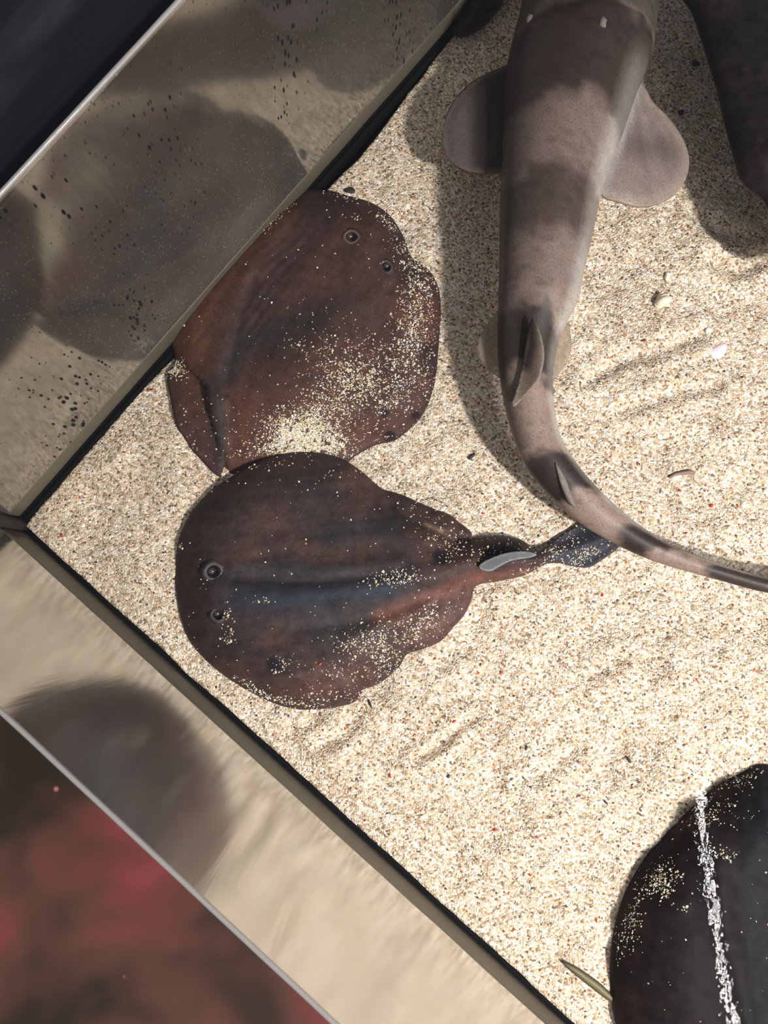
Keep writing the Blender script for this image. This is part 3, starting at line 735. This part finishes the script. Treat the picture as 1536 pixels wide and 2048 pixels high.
def shark_col(px, py, u, up):
    """u in -1..1 across the back, up 1 on top"""
    nx_ = (fbm(px / 34., py / 34., 4) - .5)
    yy = py + 70 * nx_ - 14 * u + 18 * np.cos(u * 2.4) + np.where(py > 800, (px - 1060) * .42, 0)
    lo_ = sm(py, 560, 700)[:, None]; dark = s2l((54, 42, 37)) * (1 - lo_) + s2l((50, 38, 34)) * lo_; mid = s2l((128, 109, 101)) * (1 - lo_) + s2l((146, 124, 113)) * lo_; head = s2l((90, 83, 75))
    c = mid.copy()
    m = np.zeros(len(px))
    for a, b, st in ((96, 268, .95), (388, 500, .8), (655, 768, 1.), (925, 1040, 1.), (1150, 1215, 1.), (1300, 1385, .95)):
        m = np.maximum(m, sm(yy, a - 17, a + 15) * (1 - sm(yy, b - (34 if b == 500 else 18), b + (34 if b == 500 else 16))) * st)
    c = c * (1 - m[:, None]) + dark * m[:, None]
    c = mixc(c, head, (1 - sm(yy, 66, 86)))
    c = mixc(c, s2l((120, 108, 96)), np.exp(-((yy - 78) / 8.) ** 2) * .6)
    # faint dark pores and blotches
    sp = fbm(px / 9. + 5, py / 9., 2)
    c = c * (1 - .28 * sm(sp, .58, .72))[:, None]
    # pale belly colour underneath and on the flank, with the lit right side painted in
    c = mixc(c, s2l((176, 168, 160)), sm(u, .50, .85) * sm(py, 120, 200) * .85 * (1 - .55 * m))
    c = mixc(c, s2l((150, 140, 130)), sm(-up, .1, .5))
    c = mixc(c, s2l((74, 68, 66)), sm(-u, .35, .85) * .5 * (py < 900))  # shaded left side of the body painted darker
    return c * .86
for i in range(len(cen)):
    a = np.arange(NR) * 2 * math.pi / NR
    asp = .80 if cpx[i, 1] < 100 else .86
    asp = asp + .18 * float(sm(cpx[i, 0], 1150, 1400))
    ca, sa = np.cos(a), np.sin(a)
    rr = cen[i][None] + ax[i][None] * ca[:, None]
    zz = hw[i] * asp * np.where(sa > 0, np.abs(sa) ** .92, -np.abs(sa) ** .8 * .8)
    # low ridge along the back
    zz = zz + hw[i] * .03 * np.exp(-((ca) / .4) ** 2) * (sa > 0)
    rr[:, 2] += zz
    v.append(rr)
    px = cpx[i, 0] + (Rd[i, 0] - Ld[i, 0]) / 2 * ca; py = cpx[i, 1] + (Rd[i, 1] - Ld[i, 1]) / 2 * ca
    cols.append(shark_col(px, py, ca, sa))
v = np.vstack(v); cols = np.vstack(cols)
for i in range(len(cen) - 1):
    for j in range(NR):
        a, b = i * NR + j, i * NR + (j + 1) % NR; f.append((a, b, b + NR, a + NR))
f.append(tuple(range(NR - 1, -1, -1))); f.append(tuple((len(cen) - 1) * NR + j for j in range(NR)))
shark = empty('shark', (float(cen[90][0]), float(cen[90][1]), 0))
tag(shark, 'brown banded shark swimming over the sand with its tail curving to the right', 'shark')
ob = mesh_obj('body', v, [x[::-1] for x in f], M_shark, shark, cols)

def finc(base, edgec, px0):
    def cf(x, y, d):
        ra = fbm(x / 8. + 3, y / 60., 3)
        c = mixc(np.tile(s2l(base), (len(x), 1)), s2l(edgec), np.exp(-(d / 16.) ** 2) * .8)
        return c * (1 + .5 * (ra - .5))[:, None] * .9
    return cf
PF1 = [(1040,118),(1012,130),(975,146),(940,166),(908,200),(889,242),(885,285),(897,318),(925,337),(960,345),(1000,344),(1050,330),(1060,200)]
PF2 = [(1240,150),(1284,168),(1306,203),(1335,232),(1361,268),(1377,308),(1375,348),(1355,383),(1320,405),(1280,412),(1240,403),(1203,388),(1180,340),(1190,230)]
def pf1c(x, y, d):
    c = np.tile(s2l((104, 92, 92)), (len(x), 1)); c = mixc(c, s2l((48, 38, 36)), sm(x, 925, 965)); c = mixc(c, s2l((122, 104, 96)), np.exp(-(d / 7.) ** 2) * .6)
    return c * (1 + .4 * (fbm(x / 9., y / 50., 3) - .5))[:, None] * .85
def pf2c(x, y, d):
    c = np.tile(s2l((138, 122, 116)), (len(x), 1)); c = mixc(c, s2l((98, 84, 80)), gz(x, y, [(1270, 290), (1340, 300)], 34) * .8)
    c = mixc(c, s2l((160, 142, 128)), np.exp(-(d / 14.) ** 2) * .7); c = mixc(c, s2l((168, 164, 162)), gz(x, y, [(1275, 180), (1240, 280), (1205, 390)], 10) * .8)
    ang = np.arctan2(y - 150, x - 1265)
    return c * (1 + .45 * (fbm(ang * 14, np.hypot(x - 1265, y - 150) / 150., 3) - .5))[:, None] * .85
slab('pectoral_fin', PF1, lambda x, y, d: .076 - .018 * sm(1030 - x, 0, 150) + .003 * sm(d, 0, 25), pf1c, M_shark, shark, grid=6, thick=.003)
slab('pectoral_fin', PF2, lambda x, y, d: .076 - .014 * sm(x - 1220, 0, 160) + .003 * sm(d, 0, 25), pf2c, M_shark, shark, grid=6, thick=.003)
VF1 = [(1030,610),(1000,622),(980,640),(962,668),(955,696),(964,724),(984,744),(1004,757),(1030,750)]
VF2 = [(1085,618),(1122,622),(1136,642),(1143,680),(1140,712),(1126,738),(1104,758),(1075,745)]
for q_ in (VF1, VF2):
    o = slab('pelvic_fin', q_, lambda x, y, d: .060 + .001 * sm(d, 0, 12) - .006 * sm(np.abs(x - 1050), 40, 95), finc((150, 132, 116), (176, 162, 146), 0), M_fin2, shark, grid=5, thick=.0012)
    o['label'] = 'thin pale pelvic fin the sand shows through'
DF = [(1066,636),(1079,662),(1087,692),(1088,722),(1078,756),(1056,784),(1030,813),(1024,806),(1034,776),(1042,742),(1050,700),(1056,660)]
def dfz(x, y, d):
    t = sm(x, 1035, 1085); return body_top(1060, 645)[0] * (1 - (y - 640) / 170) + body_top(1045, 805)[0] * (y - 640) / 170 + .0005 + .009 * t
def dfc(x, y, d):
    c = np.tile(s2l((112, 98, 86)), (len(x), 1)); c = mixc(c, s2l((44, 33, 30)), gz(x, y, [(1060, 640), (1064, 690), (1052, 730)], 14) * .95)
    return mixc(c, s2l((148, 136, 126)), np.exp(-(d / 3.) ** 2) * .7 * sm(x + (y - 640) * .3, 1068, 1090)) * .8
slab('dorsal_fin', DF, dfz, dfc, M_shark, shark, grid=4, thick=.0018, step=4)
DF2 = [(1111,926),(1120,938),(1131,957),(1142,985),(1152,1013),(1142,1008),(1131,990),(1121,965)]
o = slab('dorsal_fin', DF2, lambda x, y, d: body_top(1090, 925)[0] + (body_top(1145, 1000)[0] - body_top(1090, 925)[0]) * (y - 925) / 85 + .001, lambda x, y, d: np.tile(s2l((118, 106, 99)), (len(x), 1)) * .9, M_shark, shark, grid=4, thick=.003, step=4)
o['label'] = 'small pale dorsal fin on the tail'
M_pale = plain("pale_spot", lin(128, 114, 108), .7)
def disc(name, px, py, z, rx, ry, hgt, mat, parent, rough=.25, seed=1):
    r2 = random.Random(seed); v = []; f = []; c = P(px, py, z); n = 22; k = 6
    j0 = [1 + rough * (r2.random() - .5) for _ in range(n)]
    for i in range(k):
        t = i / (k - 1) * math.pi / 2
        for j in range(n):
            a = 2 * math.pi * j / n
            v.append((c[0] + rx * math.cos(t) * math.cos(a) * j0[j], c[1] + ry * math.cos(t) * math.sin(a) * j0[j], c[2] + hgt * math.sin(t)))
    for i in range(k - 1):
        for j in range(n):
            a, b = i * n + j, i * n + (j + 1) % n; f.append((a, b, b + n, a + n))
    f.append(tuple(range(n - 1, -1, -1)))
    return mesh_obj(name, v, f, mat, parent)
from mathutils.bvhtree import BVHTree
bvh = BVHTree.FromPolygons([Vector(p) for p in v.tolist()], [tuple(x) for x in f]); camp = Vector((0, 0, H))
shark_hit = lambda x, y: bvh.ray_cast(camp, (V(x, y, 0) - camp).normalized())[0].z
for (x, y, s_) in ((1060, 40, 3), (1205, 46, 8)):
    o = disc('eye', x, y, shark_hit(x, y) - .0012, .0036, .0056, .004, M_pale, shark, .35, s_); o['label'] = 'small pale eye'
    if x < 1100:
        pass

# ------------------------------------------------------------ small things on the sand
def lump(name, px, py, size, mat, seed=0, z=.001, squash=.6, rot=0., label=None, cat=None, group=None, parent=None):
    """irregular pebble / shell fragment"""
    r2 = np.random.default_rng(seed); v = []; f = []; c = P(px, py, z); nu, nv = 12, 8
    ph = r2.random(6) * 6.28
    for i in range(nv + 1):
        t = math.pi * i / nv
        for j in range(nu):
            a = 2 * math.pi * j / nu
            k = 1 + .18 * math.sin(2 * a + ph[0]) + .12 * math.sin(3 * a + ph[1] + t) + .1 * math.sin(2 * t + ph[2])
            x, y, zz = size[0] * k * math.sin(t) * math.cos(a), size[1] * k * math.sin(t) * math.sin(a), max(size) * squash * math.cos(t)
            v.append((c[0] + x * math.cos(rot) - y * math.sin(rot), c[1] + x * math.sin(rot) + y * math.cos(rot), c[2] + zz))
    for i in range(nv):
        for j in range(nu):
            a, b = i * nu + j, i * nu + (j + 1) % nu; f.append((a, a + nu, b + nu, b))
    o = mesh_obj(name, v, f, mat, parent)
    if label: tag(o, label, cat, group)
    return o
def sh(px, py): return float(sand_h(np.array([float(px)]), np.array([float(py)]))[0])

# snail shell: coiled cone
def snail(px, py, L, r0, rot, mat):
    v = []; f = []; c = P(px, py, sh(px, py) + .003); n, m = 70, 12; turns = 3.2
    for i in range(n + 1):
        t = i / n; a = turns * 2 * math.pi * t; R = r0 * (1 - t) ** 1.1 * .55; rr = r0 * (1 - t) * .62 + .0002; axl = L * t
        for j in range(m):
            b = 2 * math.pi * j / m
            rad = R + rr * math.cos(b); x = axl + rr * math.sin(b); y = rad * math.cos(a); z = rad * math.sin(a)
            v.append((c[0] + x * math.cos(rot) - y * math.sin(rot), c[1] + x * math.sin(rot) + y * math.cos(rot), c[2] + z))
    for i in range(n):
        for j in range(m):
            a, b = i * m + j, i * m + (j + 1) % m; f.append((a, b, b + m, a + m))
    f.append(tuple(range(m))); f.append(tuple(n * m + j for j in range(m))[::-1])
    return mesh_obj('snail_shell', v, f, mat)
M_shell = plain('cream_shell', lin(238, 222, 196), .35); M_pink = plain('pink_shell', lin(238, 214, 226), .3)
M_peb = plain('dark_stone', lin(44, 38, 42), .6); M_red = plain('red_coral', lin(190, 60, 50), .6); M_twig = plain('brown_twig', lin(140, 110, 96), .7)
M_white = plain('white_coral', lin(244, 240, 236), .5); M_green = plain('green_black_weed', lin(34, 38, 26), .5)
tag(snail(1327, 606, .014, .008, 1.75, M_shell), 'small cream snail shell lying on the sand right of the shark', 'shell')
lump('shell_fragment', 1334, 553, (.0022, .0048), M_shell, 3, sh(1334, 553) + .001, .5, .1, 'thin cream shell sliver just above the snail shell', 'shell')
lump('shell_fragment', 1436, 702, (.0125, .006), M_pink, 5, sh(1436, 702) + .001, .25, .45, 'pale pink flat shell chip on the sand near the right side', 'shell')
lump('shell_fragment', 1418, 660, (.004, .003), M_white, 6, sh(1418, 660), .4, .5, 'tiny white shell chip above the pale pink chip', 'shell')
# twig
def tube(name, pts, rad, mat):
    pts = [Vector(p) for p in pts]; v = []; f = []; m = 7
    for i, p in enumerate(pts):
        t = (pts[min(i + 1, len(pts) - 1)] - pts[max(i - 1, 0)]).normalized(); s = t.cross(Vector((0, 0, 1))).normalized(); u = s.cross(t)
        for j in range(m):
            a = 2 * math.pi * j / m; q_ = p + (s * math.cos(a) + u * math.sin(a)) * rad[i]; v.append(tuple(q_))
    for i in range(len(pts) - 1):
        for j in range(m):
            a, b = i * m + j, i * m + (j + 1) % m; f.append((a, b, b + m, a + m))
    f.append(tuple(range(m))[::-1]); f.append(tuple((len(pts) - 1) * m + j for j in range(m)))
    return mesh_obj(name, v, f, mat)
tp = [(1338, 955), (1350, 949), (1364, 946), (1380, 944), (1390, 946)]
tag(tube('twig', [V(x, y, sh(x, y) + .0015) for x, y in tp], [.001, .0016, .002, .0022, .0014], M_twig), 'short brownish twig lying on the sand right of the shark tail', 'twig')
bits = [((700, 381), (.0055, .0042), M_peb, 'dark purplish pebble touching the upper edge of the reddish brown ray'),
        ((740, 1408), (.0012, .0042), M_green, 'slim green black fleck of weed just below the dark ray'),
        ((943, 913), (.0042, .0026), M_peb, 'small dark pebble on the sand between the reddish brown ray and the shark'),
        ((1392, 128), (.0045, .0036), M_peb, 'small dark pebble beside the charcoal black ray, near the top'),
        ((1362, 225), (.0028, .004), M_peb, 'small dark pebble between the shark fin and the charcoal black ray'),
        ((1258, 1520), (.0034, .0018), M_peb, 'dark fleck on the open sand above the large blackish ray'),
        ((1212, 1605), (.0026, .001), M_peb, 'thin black sliver on the sand left of the large blackish ray'),
        ((1053, 1496), (.0014, .0022), M_peb, 'tiny black pebble on the open sand in the lower middle'),
        ((897, 1553), (.0016, .0014), M_peb, 'tiny dark pebble below the furrow in the sand')]
for i, ((x, y), s_, m_, lb) in enumerate(bits):
    lump('pebble' if 'weed' not in lb else 'weed_fleck', x, y, s_, m_, 20 + i, sh(x, y) + .0008, .35, .4 * i, lb, 'pebble' if 'weed' not in lb else 'weed')
reds = [(966,1027),(1290,681),(1423,1011),(1360,981),(123,1071),(170,988),(1187,1043+80),(908,1443),(1205,1190),(1404,160),(730,1641),(780,1552),(990,1660),(1105,1592),(297,780),(1060,1750),(640,1328),(590,886),(1483,1258),(1002,1345)]
red0 = None
for i, (x, y) in enumerate(reds):
    onray = i in (16, 17)
    if onray: continue
    s_ = .0014 + .0007 * ((i * 7) % 5) / 5
    lump('coral_grain', x, y, (s_, s_ * .8), M_red, 60 + i, sh(x, y) + .0006, .6, i, 'tiny red coral grain lying loose on the cream sand', 'coral', 'red coral grains scattered over the sand')
lump('coral_grain', 640, 1328, (.0019, .0013), M_red, 99, zat(r2_z, R2, 640, 1328) + .0006, .6, 1., 'red coral grain lying on the back of the dark grey brown ray', 'coral')
# seagrass blade half buried by the big ray
bl = [(1122,1922),(1150,1932),(1178,1950),(1205,1970),(1232,1998),(1236,2006),(1218,2002),(1190,1982),(1160,1958),(1138,1940)]
o = slab('seagrass_blade', bl, lambda x, y, d: .0035 + .0028 * np.clip(d / 7, 0, 1) + 0 * x, lambda x, y, d: mixc(np.tile(s2l((66, 58, 34)), (len(x), 1)), s2l((112, 102, 72)), sm(d, 2, 6)), M_grain, None, grid=4, zbot=-.003, step=5)
tag(o, 'olive blade of seagrass half buried in sand beside the large blackish ray', 'seagrass')

# ------------------------------------------------------------ water surface
def water():
    m, nt, out = new_mat('clear_water'); L = nt.links.new
    tr = nd(nt, 'ShaderNodeBsdfTransparent'); tr.inputs[0].default_value = (.985, .99, .985, 1)
    gl = nd(nt, 'ShaderNodeBsdfGlossy', i_Roughness=.012); gl.inputs[0].default_value = (1, 1, 1, 1)
    fr = nd(nt, 'ShaderNodeFresnel', i_IOR=1.33)
    tc = nd(nt, 'ShaderNodeTexCoord'); n = nd(nt, 'ShaderNodeTexNoise', i_Scale=30.0, i_Detail=5.0, i_Roughness=.6); L(tc.outputs['Object'], n.inputs['Vector'])
    bp = nd(nt, 'ShaderNodeBump', i_Strength=.5, i_Distance=.00036); L(n.outputs[0], bp.inputs['Height']); L(bp.outputs[0], gl.inputs['Normal'])
    mx = nd(nt, 'ShaderNodeMixShader'); L(fr.outputs[0], mx.inputs[0]); L(tr.outputs[0], mx.inputs[1]); L(gl.outputs[0], mx.inputs[2]); L(mx.outputs[0], out.inputs[0])
    return m
o0 = PC + nU * (GAP - .0002) + nL * (GAP - .0002); nw = 90; v = []; f = []
for i in range(nw + 1):
    for j in range(nw + 1):
        p = o0 + dU * (1.2 * i / nw) + dL * (1.2 * j / nw)
        v.append((p.x, p.y, WATER_Z + .00012 * math.sin(p.x * 41 + 1.3 * math.sin(p.y * 23)) + .0001 * math.sin(p.y * 33 + p.x * 17)))
for i in range(nw):
    for j in range(nw):
        a = i * (nw + 1) + j; f.append((a, a + nw + 1, a + nw + 2, a + 1))
ob = mesh_obj('water', v, f, water())
if ob.data.polygons[0].normal.z < 0: ob.data.flip_normals()
tag(ob, 'clear still water surface over the sand and the fish, with a white light glint', 'water', kind='stuff')
